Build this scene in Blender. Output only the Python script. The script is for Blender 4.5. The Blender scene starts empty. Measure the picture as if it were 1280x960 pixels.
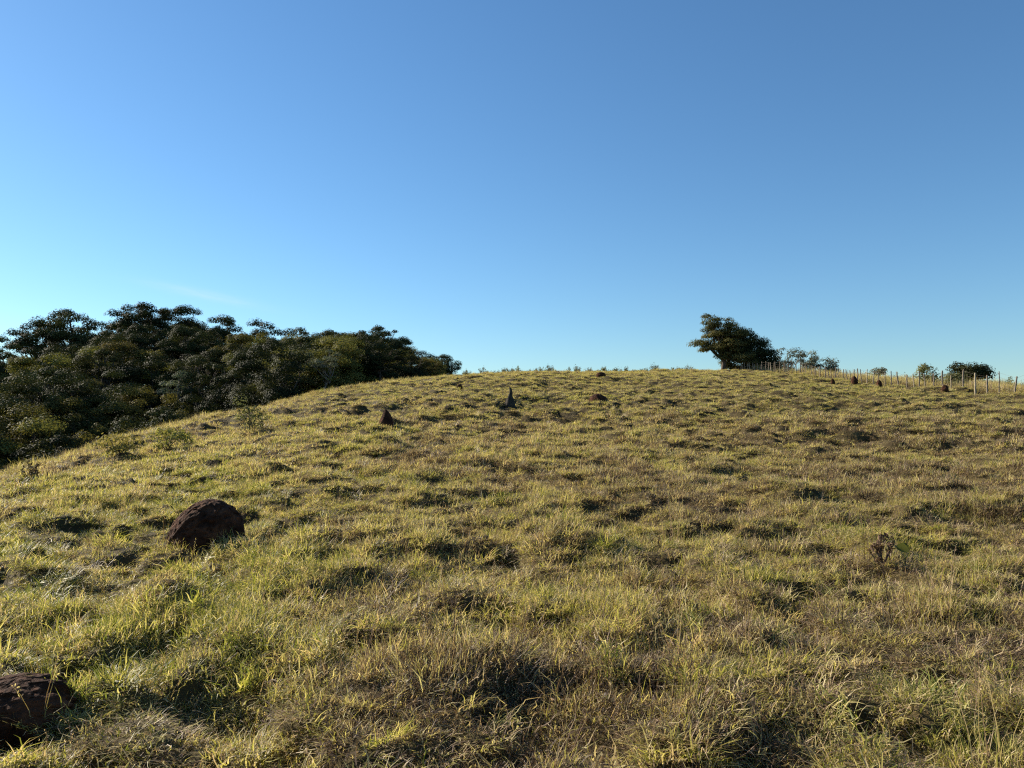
import bpy, math, random
import numpy as np
from mathutils import Vector, Matrix, Euler

R = math.radians
scn = bpy.context.scene
C = scn.collection
FPX = 961.0                      # focal length in photo pixels (1280 wide)
PITCH = math.atan(50.0 / FPX)
EYE = 1.6
SUN_EL, SUN_AZ = R(26), R(-60)   # azimuth from +Y, negative = to the left

# ------------------------------------------------------------------ noise
def _hash(ix, iy, seed):
    h = (ix.astype(np.int64) * 374761393 + iy.astype(np.int64) * 668265263 + seed * 1442695041) & 0x7fffffff
    h = ((h ^ (h >> 13)) * 1274126177) & 0x7fffffff
    h = ((h ^ (h >> 16)) * 1911520717) & 0x7fffffff
    return ((h ^ (h >> 15)) & 0xffffff) / float(0xffffff)

def vnoise(x, y, seed=0):
    x = np.asarray(x, float); y = np.asarray(y, float)
    ix = np.floor(x); iy = np.floor(y)
    fx = x - ix; fy = y - iy
    fx = fx * fx * fx * (fx * (fx * 6 - 15) + 10); fy = fy * fy * fy * (fy * (fy * 6 - 15) + 10)
    a = _hash(ix, iy, seed); b = _hash(ix + 1, iy, seed)
    c = _hash(ix, iy + 1, seed); d = _hash(ix + 1, iy + 1, seed)
    return (a * (1 - fx) + b * fx) * (1 - fy) + (c * (1 - fx) + d * fx) * fy

def fbm(x, y, seed=0, octv=3):
    s = 0; a = 0.5; t = 0
    x = np.asarray(x, float); y = np.asarray(y, float)
    for k in range(octv):
        s = s + a * vnoise(x * 2 ** k * 1.0 + 17.3 * k, y * 2 ** k - 9.1 * k, seed + k * 31); t += a; a *= 0.5
    return s / t

def sstep(a, b, x):
    u = np.clip((x - a) / (b - a), 0, 1)
    return u * u * (3 - 2 * u)

# ------------------------------------------------------------------ rays
def ray(px, py):
    xn = (px - 640) / FPX; yn = (480 - py) / FPX
    d = np.array([xn, math.cos(PITCH) - yn * math.sin(PITCH), math.sin(PITCH) + yn * math.cos(PITCH)])
    return d / np.linalg.norm(d)

def az_t(px, py):
    d = ray(px, py)
    return math.atan2(d[0], d[1]), d[2] / math.hypot(d[0], d[1])

# ------------------------------------------------------------------ terrain
CREST = [(-700, 720, 22), (-250, 664, 25), (0, 599, 30), (100, 573, 37), (200, 545, 45), (300, 520, 53), (400, 494, 61), (480, 480, 68),
         (560, 472, 76), (640, 470, 82), (740, 469, 86), (860, 467, 88), (930, 467, 90), (1000, 471, 90),
         (1100, 479, 86), (1200, 486, 80), (1280, 491, 76), (1500, 506, 70), (2000, 525, 65)]
# forest ground: (px, skyline row of the canopy top, distance of the ridge, tree height)
FOREST = [(-700, 420, 120, 10), (-250, 420, 125, 10), (0, 432, 128, 10), (100, 408, 130, 10), (200, 398, 130, 10), (300, 412, 126, 10), (400, 418, 118, 9.5),
          (480, 424, 112, 8.5), (530, 452, 108, 6.5), (566, 466, 104, 5)]

_ca = np.array([az_t(p[0], p[1])[0] for p in CREST]); _ct = np.array([az_t(p[0], p[1])[1] for p in CREST]); _cd = np.array([p[2] for p in CREST], float)
_fa = np.array([az_t(p[0], p[1])[0] for p in FOREST]); _ft = np.array([az_t(p[0], p[1])[1] for p in FOREST])
_fd = np.array([p[2] for p in FOREST], float); _fh = _ft * _fd + EYE - np.array([p[3] for p in FOREST])
_grid = np.linspace(-math.pi, math.pi, 1441)
def _smooth_tab(a, v, w=9):
    t = np.interp(_grid, a, v)
    k = np.hanning(w + 2)[1:-1]; k /= k.sum()
    tp = np.concatenate([np.full(w, t[0]), t, np.full(w, t[-1])])
    return np.convolve(tp, k, 'same')[w:-w]
T_ct = _smooth_tab(_ca, _ct); T_cd = _smooth_tab(_ca, _cd)
_a_end = _fa[-1]
# right of the forest the land behind the crest simply sinks
_fa2 = np.concatenate([_fa, [_a_end + R(5), _a_end + R(9), math.pi]]); _fh2 = np.concatenate([_fh, [4.5, 2.0, 0.0]]); _fd2 = np.concatenate([_fd, [120, 135, 140]])
T_fh = _smooth_tab(_fa2, _fh2); T_fd = _smooth_tab(_fa2, _fd2)

def base_h(x, y):
    r = np.hypot(x, y); az = np.arctan2(x, y)
    ct = np.interp(az, _grid, T_ct); cd = np.interp(az, _grid, T_cd)
    fh = np.interp(az, _grid, T_fh); fd = np.interp(az, _grid, T_fd)
    back = sstep(R(70), R(140), np.abs(az))
    hc = ct * cd + EYE
    u = np.clip(r / cd, 0, 1)
    h = hc * (3 * u * u - 2 * u ** 3) + cd * (0.004 * (u ** 3 - 2 * u * u + u) + ct * (u ** 3 - u * u))
    # behind the crest: a hollow, then the forest hill
    wl = sstep(R(2), R(-26), az)
    dv = cd + 14 + 6 * wl
    hv = hc - 0.7 - 8.3 * sstep(R(-9), R(-27), az)
    v = np.clip((r - cd) / (dv - cd), 0, 1)
    h1 = (2 * v ** 3 - 3 * v ** 2 + 1) * hc + (v ** 3 - 2 * v * v + v) * (dv - cd) * ct + (3 * v * v - 2 * v ** 3) * hv
    w = np.clip((r - dv) / np.maximum(fd - dv, 5), 0, 1)
    h2 = hv + (fh - hv) * (w * (1.6 - 0.6 * w))
    far = np.clip((r - fd) / 400, 0, 1)
    h3 = fh - 45 * far * far * (3 - 2 * far) - 12 * np.clip((r - fd) / 60, 0, 1) ** 2
    h = np.where(r < cd, h, np.where(r < dv, h1, np.where(r < fd, h2, h3)))
    return h * (1 - back) + back * (-0.01 * r)

BUMPS = []   # x, y, radius, height
def bumps_h(x, y):
    s = np.zeros_like(np.asarray(x, float))
    for bx, by, br, bh in BUMPS:
        d2 = ((x - bx) ** 2 + (y - by) ** 2) / (br * br)
        s = s + bh * np.exp(-d2 * 1.6)
    return s

def hum(x, y):
    """0..1 tussocky relief of the pasture"""
    wx = x + 0.5 * fbm(x * 1.1, y * 1.1, 71, 2); wy = y + 0.5 * fbm(x * 1.1 + 5, y * 1.1, 72, 2)
    a = fbm(wx * 1.15, wy * 1.0, 11, 2)
    b = fbm(wx * 0.42, wy * 0.5, 12, 2)
    return np.clip(0.66 * sstep(0.40, 0.66, a) + 0.34 * sstep(0.35, 0.65, b), 0, 1)

def ground_h(x, y):
    x = np.asarray(x, float); y = np.asarray(y, float)
    r = np.hypot(x, y)
    k = 1 - sstep(95, 140, r)
    big = (fbm(x * 0.12, y * 0.12, 5, 2) - 0.5) * 0.7 * sstep(4, 25, r) * k
    amp = (0.09 + 0.06 * sstep(6, 12, r) + 0.20 * sstep(12, 40, r)) * k * sstep(0.8, 2.5, r)
    wx = x + 0.25 * fbm(x * 2.3, y * 2.3, 81, 2); wy = y + 0.25 * fbm(x * 2.3 + 3, y * 2.3, 82, 2)
    small = (sstep(0.40, 0.62, fbm(wx * 2.3, wy * 2.3, 83, 2)) - 0.4) * (0.13 + .04 * sstep(7, 14, r)) * sstep(1.5, 3, r) * k
    return base_h(x, y) + big + small + (hum(x, y) - 0.35) * amp + bumps_h(x, y) + (fbm(x * 5, y * 5, 9, 2) - 0.5) * 0.05 * k

def hit(px, py, fn=None, rmax=140):
    fn = fn or ground_h
    d = ray(px, py)
    t = np.concatenate([np.linspace(1.5, 30, 1500), np.linspace(30, rmax, 2500)])
    X = d[0] * t; Y = d[1] * t; Z = EYE + d[2] * t
    below = np.nonzero(Z <= fn(X, Y))[0]
    if len(below) == 0:
        return None
    i = below[0]
    return float(X[i]), float(Y[i])

def at(px, r):
    a, _ = az_t(px, 480)
    return r * math.sin(a), r * math.cos(a)

def gz(x, y):
    return float(ground_h(np.array([x]), np.array([y]))[0])

# hummocks and hollows the photo shows one by one (row, column, radius m, height m)
for px, py, br, bh in [(1100, 700, .34, .16), (1192, 735, .30, -.10), (1240, 640, .55, .16), (400, 790, .34, .10), (425, 838, .25, -.07),
                       (650, 905, .25, -.05), (590, 850, .25, .03), (960, 800, .26, .08), (1000, 830, .25, -.05), (215, 770, .35, .15), (60, 720, .5, .16),
                       (700, 690, .5, .14), (800, 632, .6, .18), (990, 625, .7, .2), (1050, 600, .7, .2), (560, 760, .3, .08), (300, 900, .3, -.1), (820, 900, .25, .07), (395, 569, .45, .22), (345, 592, .32, .22), (515, 606, .5, .2), (878, 526, .8, .3), (954, 513, .8, .34), (150, 612, .4, .2), (560, 520, .7, .25), (486, 560, .45, .22), (440, 560, .5, .2), (300, 575, .5, .2), (218, 694, .34, .13), (238, 702, .3, .08)]:
    p = hit(px, py, base_h)
    if p: BUMPS.append((p[0], p[1], br, bh))

# ------------------------------------------------------------------ materials
def new_mat(name):
    m = bpy.data.materials.new(name); m.use_nodes = True
    nt = m.node_tree
    for n in list(nt.nodes): nt.nodes.remove(n)
    out = nt.nodes.new('ShaderNodeOutputMaterial')
    return m, nt, out

def node(nt, kind, **kw):
    n = nt.nodes.new(kind)
    for k, v in kw.items():
        if k.startswith('i_'):
            n.inputs[k[2:].replace('_', ' ')].default_value = v
        else:
            setattr(n, k, v)
    return n

def ramp(nt, stops):
    n = nt.nodes.new('ShaderNodeValToRGB')
    cr = n.color_ramp
    while len(cr.elements) > 1: cr.elements.remove(cr.elements[-1])
    cr.elements[0].position = stops[0][0]; cr.elements[0].color = (*stops[0][1], 1)
    for p, c in stops[1:]:
        e = cr.elements.new(p); e.color = (*c, 1)
    return n

def mixc(nt, fac, a, b, mode='MIX'):
    n = nt.nodes.new('ShaderNodeMix'); n.data_type = 'RGBA'; n.blend_type = mode
    for sock, v in ((n.inputs[0], fac), (n.inputs[6], a), (n.inputs[7], b)):
        if isinstance(v, bpy.types.NodeSocket): nt.links.new(v, sock)
        elif isinstance(v, (int, float)): sock.default_value = v
        else: sock.default_value = (*v, 1)
    return n.outputs[2]

def leaf_shader(nt, out, col, trans=0.4, rough=0.6, spec=0.25, tcol_gain=1.25):
    p = node(nt, 'ShaderNodeBsdfPrincipled'); p.inputs['Roughness'].default_value = rough
    p.inputs['Specular IOR Level'].default_value = spec
    nt.links.new(col, p.inputs['Base Color'])
    t = node(nt, 'ShaderNodeBsdfTranslucent')
    tc = mixc(nt, 1.0, col, (tcol_gain, tcol_gain, tcol_gain * 0.6), 'MULTIPLY')
    nt.links.new(tc, t.inputs['Color'])
    mx = node(nt, 'ShaderNodeMixShader'); mx.inputs[0].default_value = trans
    nt.links.new(p.outputs[0], mx.inputs[1]); nt.links.new(t.outputs[0], mx.inputs[2])
    nt.links.new(mx.outputs[0], out.inputs['Surface'])

def grass_mat():
    """tint (per blade, 0..1 root tone and hue pick) and dry (per tuft, 0 green .. 1 straw)"""
    m, nt, out = new_mat('pasture_grass')
    tint = node(nt, 'ShaderNodeAttribute', attribute_name='tint')
    dry = node(nt, 'ShaderNodeAttribute', attribute_name='dry', attribute_type='INSTANCER')
    add = node(nt, 'ShaderNodeMath', operation='MULTIPLY_ADD'); add.inputs[1].default_value = 0.75
    nt.links.new(tint.outputs['Fac'], add.inputs[0]); nt.links.new(dry.outputs['Fac'], add.inputs[2])
    sub = node(nt, 'ShaderNodeMath', operation='SUBTRACT'); sub.inputs[1].default_value = 0.36
    nt.links.new(add.outputs[0], sub.inputs[0])
    cr = ramp(nt, [(0.0, (.12, .138, .030)), (0.2, (.285, .265, .062)), (0.4, (.385, .335, .11)), (0.58, (.52, .435, .225)), (0.74, (.46, .335, .21)), (0.88, (.24, .165, .12)), (1.0, (.09, .060, .042))])
    nt.links.new(sub.outputs[0], cr.inputs[0])
    leaf_shader(nt, out, cr.outputs[0], 0.44, 0.5, 0.2, 1.35)
    return m

def foliage_mat(name, dark, light, trans=0.3, spec=0.2):
    m, nt, out = new_mat(name)
    tint = node(nt, 'ShaderNodeAttribute', attribute_name='tint')
    oi = node(nt, 'ShaderNodeObjectInfo')
    c = mixc(nt, tint.outputs['Fac'], dark, light)
    hs = node(nt, 'ShaderNodeHueSaturation')
    mr = node(nt, 'ShaderNodeMapRange'); mr.inputs['To Min'].default_value = 0.7; mr.inputs['To Max'].default_value = 1.35
    nt.links.new(oi.outputs['Random'], mr.inputs['Value']); nt.links.new(mr.outputs[0], hs.inputs['Value'])
    mh = node(nt, 'ShaderNodeMapRange'); mh.inputs['To Min'].default_value = 0.475; mh.inputs['To Max'].default_value = 0.515
    ml = node(nt, 'ShaderNodeMath', operation='MULTIPLY'); ml.inputs[1].default_value = 7.31
    fr = node(nt, 'ShaderNodeMath', operation='FRACT')
    nt.links.new(oi.outputs['Random'], ml.inputs[0]); nt.links.new(ml.outputs[0], fr.inputs[0]); nt.links.new(fr.outputs[0], mh.inputs['Value'])
    nt.links.new(mh.outputs[0], hs.inputs['Hue']); nt.links.new(c, hs.inputs['Color'])
    leaf_shader(nt, out, hs.outputs[0], trans, 0.7, spec * .35, 1.2)
    return m

def rough_mat(name, stops, scale=6, detail=6, bump=0.4, bscale=None, dist=0.02, stretch=(1, 1, 1)):
    m, nt, out = new_mat(name)
    tc = node(nt, 'ShaderNodeTexCoord')
    mp = node(nt, 'ShaderNodeMapping'); mp.inputs['Scale'].default_value = stretch
    nt.links.new(tc.outputs['Object'], mp.inputs[0])
    n1 = node(nt, 'ShaderNodeTexNoise'); n1.inputs['Scale'].default_value = scale; n1.inputs['Detail'].default_value = detail; n1.inputs['Roughness'].default_value = 0.65
    nt.links.new(mp.outputs[0], n1.inputs['Vector'])
    cr = ramp(nt, stops); nt.links.new(n1.outputs['Fac'], cr.inputs[0])
    p = node(nt, 'ShaderNodeBsdfPrincipled'); p.inputs['Roughness'].default_value = 0.95; p.inputs['Specular IOR Level'].default_value = 0.1
    nt.links.new(cr.outputs[0], p.inputs['Base Color'])
    n2 = node(nt, 'ShaderNodeTexNoise'); n2.inputs['Scale'].default_value = bscale or scale * 4; n2.inputs['Detail'].default_value = 8
    nt.links.new(mp.outputs[0], n2.inputs['Vector'])
    b = node(nt, 'ShaderNodeBump'); b.inputs['Strength'].default_value = bump; b.inputs['Distance'].default_value = dist
    nt.links.new(n2.outputs['Fac'], b.inputs['Height']); nt.links.new(b.outputs[0], p.inputs['Normal'])
    nt.links.new(p.outputs[0], out.inputs['Surface'])
    return m

M_GRASS = grass_mat()
M_SOIL = rough_mat('pasture_soil', [(0.3, (.028, .019, .011)), (0.5, (.055, .042, .018)), (0.7, (.095, .072, .032))], 1.7, 10, 0.8, 14, 0.05)
M_MOUND = rough_mat('termite_earth', [(0.3, (.016, .0074, .0044)), (0.5, (.043, .0185, .010)), (0.62, (.088, .038, .020)), (0.75, (.17, .085, .046))], 5, 8, 1.0, 26, 0.06)
M_POST = rough_mat('weathered_post_wood', [(0.3, (.10, .08, .06)), (0.55, (.22, .18, .135)), (0.8, (.34, .29, .22))], 5, 8, 0.7, 20, 0.01, (6, 6, 1))
M_PALE = rough_mat('pale_post_wood', [(0.3, (.20, .155, .10)), (0.55, (.36, .30, .21)), (0.8, (.48, .42, .31))], 5, 8, 0.6, 20, 0.01, (6, 6, 1))
M_WIRE = rough_mat('rusty_wire', [(0.3, (.10, .075, .06)), (0.7, (.18, .15, .13))], 30, 3, 0.1)
M_BARK = rough_mat('bark', [(0.3, (.045, .034, .025)), (0.55, (.10, .08, .062)), (0.8, (.17, .145, .115))], 3, 8, 0.8, 14, 0.04, (3, 3, 1))
M_BARKP = rough_mat('pale_bark', [(0.3, (.12, .10, .08)), (0.55, (.22, .19, .16)), (0.8, (.32, .29, .25))], 3, 8, 0.6, 14, 0.03, (3, 3, 1))
M_STUMP = rough_mat('grey_stump_wood', [(0.3, (.020, .017, .013)), (0.55, (.050, .043, .034)), (0.8, (.12, .105, .085))], 6, 8, 0.9, 20, 0.03, (4, 4, 1))
M_WEED = rough_mat('dead_weed_stalk', [(0.3, (.07, .045, .03)), (0.7, (.17, .12, .085))], 8, 4, 0.3)
M_LEAF_F = foliage_mat('forest_foliage', (.017, .024, .009), (.060, .064, .021), 0.15)
M_LEAF_O = foliage_mat('olive_foliage', (.058, .062, .016), (.17, .15, .046), 0.28)
M_LEAF_G = foliage_mat('silvery_foliage', (.06, .075, .045), (.14, .155, .11), 0.25)
M_LEAF_D = foliage_mat('dark_foliage', (.016, .022, .009), (.045, .050, .018), 0.15)
M_LEAF_T = foliage_mat('lone_tree_foliage', (.04, .042, .014), (.12, .10, .036), 0.3)
M_LEAF_W = foliage_mat('weed_foliage', (.09, .105, .045), (.20, .20, .10), 0.4)
M_LEAF_B = foliage_mat('thin_grey_foliage', (.085, .09, .06), (.17, .165, .115), 0.35)
M_LEAF_Y = foliage_mat('yellow_bush_foliage', (.12, .12, .035), (.27, .23, .08), 0.35)
M_TUSS = foliage_mat('tussock_blades', (.045, .038, .014), (.15, .115, .05), 0.25)
M_TUSSB = foliage_mat('brown_tussock_blades', (.04, .024, .014), (.12, .075, .045), 0.2)
M_DEADLEAF = foliage_mat('dead_leaf', (.05, .033, .018), (.21, .155, .09), 0.2)

# ------------------------------------------------------------------ mesh helpers
class MB:
    def __init__(s): s.v = []; s.f = []; s.n = 0; s.t = []
    def add(s, V, F, tint=0.5):
        V = np.asarray(V, float).reshape(-1, 3)
        s.v.append(V)
        for f in F: s.f.append(tuple(i + s.n for i in f))
        tt = np.full(len(V), tint, float) if np.isscalar(tint) else np.asarray(tint, float)
        s.t.append(tt); s.n += len(V)
    def tube(s, P, rad, sides=6, tint=0.5, cap=True):
        P = np.asarray(P, float); n = len(P)
        rad = np.broadcast_to(np.asarray(rad, float), (n,))
        V = []
        for i in range(n):
            t = P[min(i + 1, n - 1)] - P[max(i - 1, 0)]; t = t / (np.linalg.norm(t) + 1e-9)
            a = np.cross(t, (0.13, 0.97, 0.2) if abs(t[1]) < 0.9 else (1, 0, 0)); a /= np.linalg.norm(a) + 1e-9
            b = np.cross(t, a)
            for k in range(sides):
                w = 2 * math.pi * k / sides
                V.append(P[i] + rad[i] * (a * math.cos(w) + b * math.sin(w)))
        F = []
        for i in range(n - 1):
            for k in range(sides):
                k2 = (k + 1) % sides
                F.append((i * sides + k, i * sides + k2, (i + 1) * sides + k2, (i + 1) * sides + k))
        if cap:
            F.append(tuple(range(sides))[::-1]); F.append(tuple((n - 1) * sides + k for k in range(sides)))
        s.add(V, F, tint)
    def leaves(s, cen, nrm, size, rng, aspect=0.55, tint=None):
        """diamond leaves: cen Nx3, nrm Nx3"""
        N = len(cen)
        nrm = nrm / (np.linalg.norm(nrm, axis=1, keepdims=True) + 1e-9)
        a = rng.normal(size=(N, 3)); a -= (a * nrm).sum(1, keepdims=True) * nrm
        a /= np.linalg.norm(a, axis=1, keepdims=True) + 1e-9
        b = np.cross(nrm, a)
        L = (size * rng.uniform(0.6, 1.35, N))[:, None]
        V = np.stack([cen - a * L, cen + b * L * aspect + nrm * L * 0.12, cen + a * L, cen - b * L * aspect + nrm * L * 0.12], 1).reshape(-1, 3)
        base = np.arange(N) * 4
        t = np.repeat(tint if tint is not None else rng.uniform(0, 1, N), 4)
        s.add(V, [(int(i), int(i) + 1, int(i) + 2, int(i) + 3) for i in base], t)
    def mesh(s, name, mat, smooth=False):
        me = bpy.data.meshes.new(name)
        V = np.concatenate(s.v)
        me.from_pydata(V.tolist(), [], s.f)
        at_ = me.attributes.new('tint', 'FLOAT', 'POINT'); at_.data.foreach_set('value', np.concatenate(s.t).astype(np.float32))
        me.materials.append(mat)
        if smooth: me.polygons.foreach_set('use_smooth', [True] * len(me.polygons))
        me.update()
        return me
    def build(s, name, mat, parent=None, smooth=False):
        o = bpy.data.objects.new(name, s.mesh(name, mat, smooth)); C.objects.link(o)
        if parent: o.parent = parent
        return o

def tag(o, label=None, cat=None, group=None, kind=None):
    if label: o['label'] = label
    if cat: o['category'] = cat
    if group: o['group'] = group
    if kind: o['kind'] = kind
    return o

def empty(name, loc, rz=0, sc=1.0):
    o = bpy.data.objects.new(name, None); C.objects.link(o)
    o.empty_display_size = 0.2
    o.location = loc; o.rotation_euler = (0, 0, rz); o.scale = (sc, sc, sc) if np.isscalar(sc) else sc
    return o

def copy_tree(o, parent=None):
    c = o.copy(); C.objects.link(c)
    if parent: c.parent = parent
    for ch in o.children: copy_tree(ch, c)
    return c

# ------------------------------------------------------------------ ground
def build_ground():
    rr = [0.25]
    while rr[-1] < 100: rr.append(rr[-1] + max(0.03, rr[-1] * 0.0062))
    while rr[-1] < 190: rr.append(rr[-1] + 1.0)
    while rr[-1] < 2500: rr.append(rr[-1] * 1.05)
    az = list(np.arange(-180, -50, 3.0)) + list(np.arange(-50, 50, 0.28)) + list(np.arange(50, 180, 3.0))
    az = np.radians(np.array(az)); rr = np.array(rr)
    A, Rr = np.meshgrid(az, rr)
    X = Rr * np.sin(A); Y = Rr * np.cos(A)
    Z = ground_h(X, Y)
    V = np.stack([X, Y, Z], -1).reshape(-1, 3)
    nr, na = X.shape
    i = np.arange(nr - 1)[:, None]; j = np.arange(na)[None, :]; j2 = (j + 1) % na
    F = np.stack([i * na + j, i * na + j2, (i + 1) * na + j2, (i + 1) * na + j], -1).reshape(-1, 4)[:, ::-1]
    me = bpy.data.meshes.new('ground')
    me.vertices.add(len(V) + 1); me.vertices.foreach_set('co', np.concatenate([V, [[0, 0, 0]]]).astype(np.float32).ravel())
    T = np.stack([np.full(na, len(V)), (np.arange(na) + 1) % na, np.arange(na)], -1)
    me.loops.add(F.size + T.size); me.loops.foreach_set('vertex_index', np.concatenate([F.ravel(), T.ravel()]).astype(np.int32))
    me.polygons.add(len(F) + len(T))
    me.polygons.foreach_set('loop_start', np.concatenate([np.arange(len(F)) * 4, F.size + np.arange(len(T)) * 3]).astype(np.int32))
    me.polygons.foreach_set('loop_total', np.concatenate([np.full(len(F), 4), np.full(len(T), 3)]).astype(np.int32))
    me.update(calc_edges=True); me.validate()
    me.polygons.foreach_set('use_smooth', [True] * len(me.polygons))
    me.materials.append(M_SOIL)
    o = bpy.data.objects.new('ground', me); C.objects.link(o)
    tag(o, 'rolling pasture hillside with bumpy brown soil under the grass', 'ground', kind='structure')
build_ground()

# ------------------------------------------------------------------ grass
def blade_patch(rng, n, spread, hmin, hmax, wid, curl, tmean, tsd, segs=3, lie=0.0):
    """a tuft of curved blades as one mesh"""
    V = []; F = []; T = []
    base = 0
    for k in range(n):
        a = rng.uniform(0, 2 * math.pi); rad = spread * math.sqrt(rng.uniform())
        p = np.array([rad * math.cos(a), rad * math.sin(a), -0.02])
        L = rng.uniform(hmin, hmax) * (1 - 0.25 * rad / spread)
        da = a + rng.normal(0, 1.1)
        d = np.array([math.cos(da), math.sin(da), 0])
        side = np.array([-d[1], d[0], 0]); tw = rng.uniform(-0.9, 0.9)
        el = math.radians(rng.uniform(25, 88)) * (1 - lie) + lie * rng.uniform(0.05, 0.5)
        c = rng.uniform(0.3, 1.0) * curl
        w = wid * rng.uniform(0.6, 1.4)
        t = float(np.clip(rng.normal(tmean, tsd), 0, 1))
        for s in range(segs + 1):
            f = s / segs
            sd = side * math.cos(tw * f) + np.cross(d, side) * math.sin(tw * f)
            ww = w * (1 - f ** 1.6) * 0.5
            if s < segs:
                V += [p - sd * ww, p + sd * ww]; T += [t, t]
            else:
                V += [p]; T += [t]
            e = el - c * (f + 0.5 / segs) * 1.4 + rng.normal(0, .22)
            da += rng.normal(0, .45); d = np.array([math.cos(da), math.sin(da), 0]); side = np.array([-d[1], d[0], 0])
            p = p + (d * math.cos(e) + np.array([0, 0, 1]) * math.sin(e)) * (L / segs)
        for s in range(segs - 1):
            b = base + 2 * s; F.append((b, b + 1, b + 3, b + 2))
        b = base + 2 * (segs - 1); F.append((b, b + 1, b + 2))
        base += 2 * segs + 1
    m = MB(); m.add(V, F, T)
    return m

def seed_stalks(m, rng, n, spread, h):
    for k in range(n):
        a = rng.uniform(0, 6.28); rad = spread * rng.uniform()
        p = np.array([rad * math.cos(a), rad * math.sin(a), 0]); lean = rng.normal(0, 0.22, 2)
        L = h * rng.uniform(0.7, 1.25)
        P = [p + np.array([lean[0] * f * f * L, lean[1] * f * f * L, L * f]) for f in (0, .4, .75, 1)]
        m.tube(P, [.0016, .0014, .0012, .0006], 3, rng.uniform(.6, .95), False)
        for q in range(9):
            f = rng.uniform(0.72, 1.0); c = np.array(p + np.array([lean[0] * f * f * L, lean[1] * f * f * L, L * f]))
            m.leaves((c + rng.normal(0, .008, 3))[None], rng.normal(size=(1, 3)), 0.006, rng, 0.35, np.array([rng.uniform(.7, 1)]))

protos = bpy.data.collections.new('grass_tuft_kinds')   # sources of the grass stuff, not linked to the scene
def proto(m, i):
    o = bpy.data.objects.new('grass_tuft_%02d' % i, m.mesh('grass_tuft', M_GRASS)); protos.objects.link(o)
rg = np.random.default_rng(4)
# 0-3 leafy green near; 4-6 straw near; 7-8 dead lying litter near; 9 stalks near
for i in range(4): proto(blade_patch(rg, 34, 0.08, 0.045, 0.12, 0.0068, 1.3, .47, .42), i)
for i in range(4, 7): proto(blade_patch(rg, 36, 0.09, 0.055, 0.14, 0.005, 1.2, .55, .42), i)
for i in range(7, 9): proto(blade_patch(rg, 30, 0.11, 0.05, 0.15, 0.0065, 1.0, .68, .28, 3, 0.75), i)
m = blade_patch(rg, 14, 0.09, 0.1, 0.2, 0.004, 0.8, .6, .25); seed_stalks(m, rg, 3, .08, .24); proto(m, 9)
# 10-13 far patches: wider blades
for i in range(10, 13): proto(blade_patch(rg, 56, 0.20, 0.06, 0.15, 0.012, 1.2, .48, .38, 2), i)
proto(blade_patch(rg, 50, 0.20, 0.07, 0.18, 0.009, 1.0, .62, .36, 2), 13)

m = blade_patch(rg, 34, 0.22, 0.4, 0.85, 0.014, 0.5, .5, .3, 3)
proto(m, 14)
for i in range(15, 19): proto(blade_patch(rg, 150, 0.16, 0.08, 0.26, 0.0068, 1.5, .50, .46, 4), i)
for i in range(19, 21): proto(blade_patch(rg, 90, 0.22, 0.09, 0.25, 0.013, 1.4, .5, .44, 3), i)
MOUND_CLEAR = []   # x, y, radius kept free of grass

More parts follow.
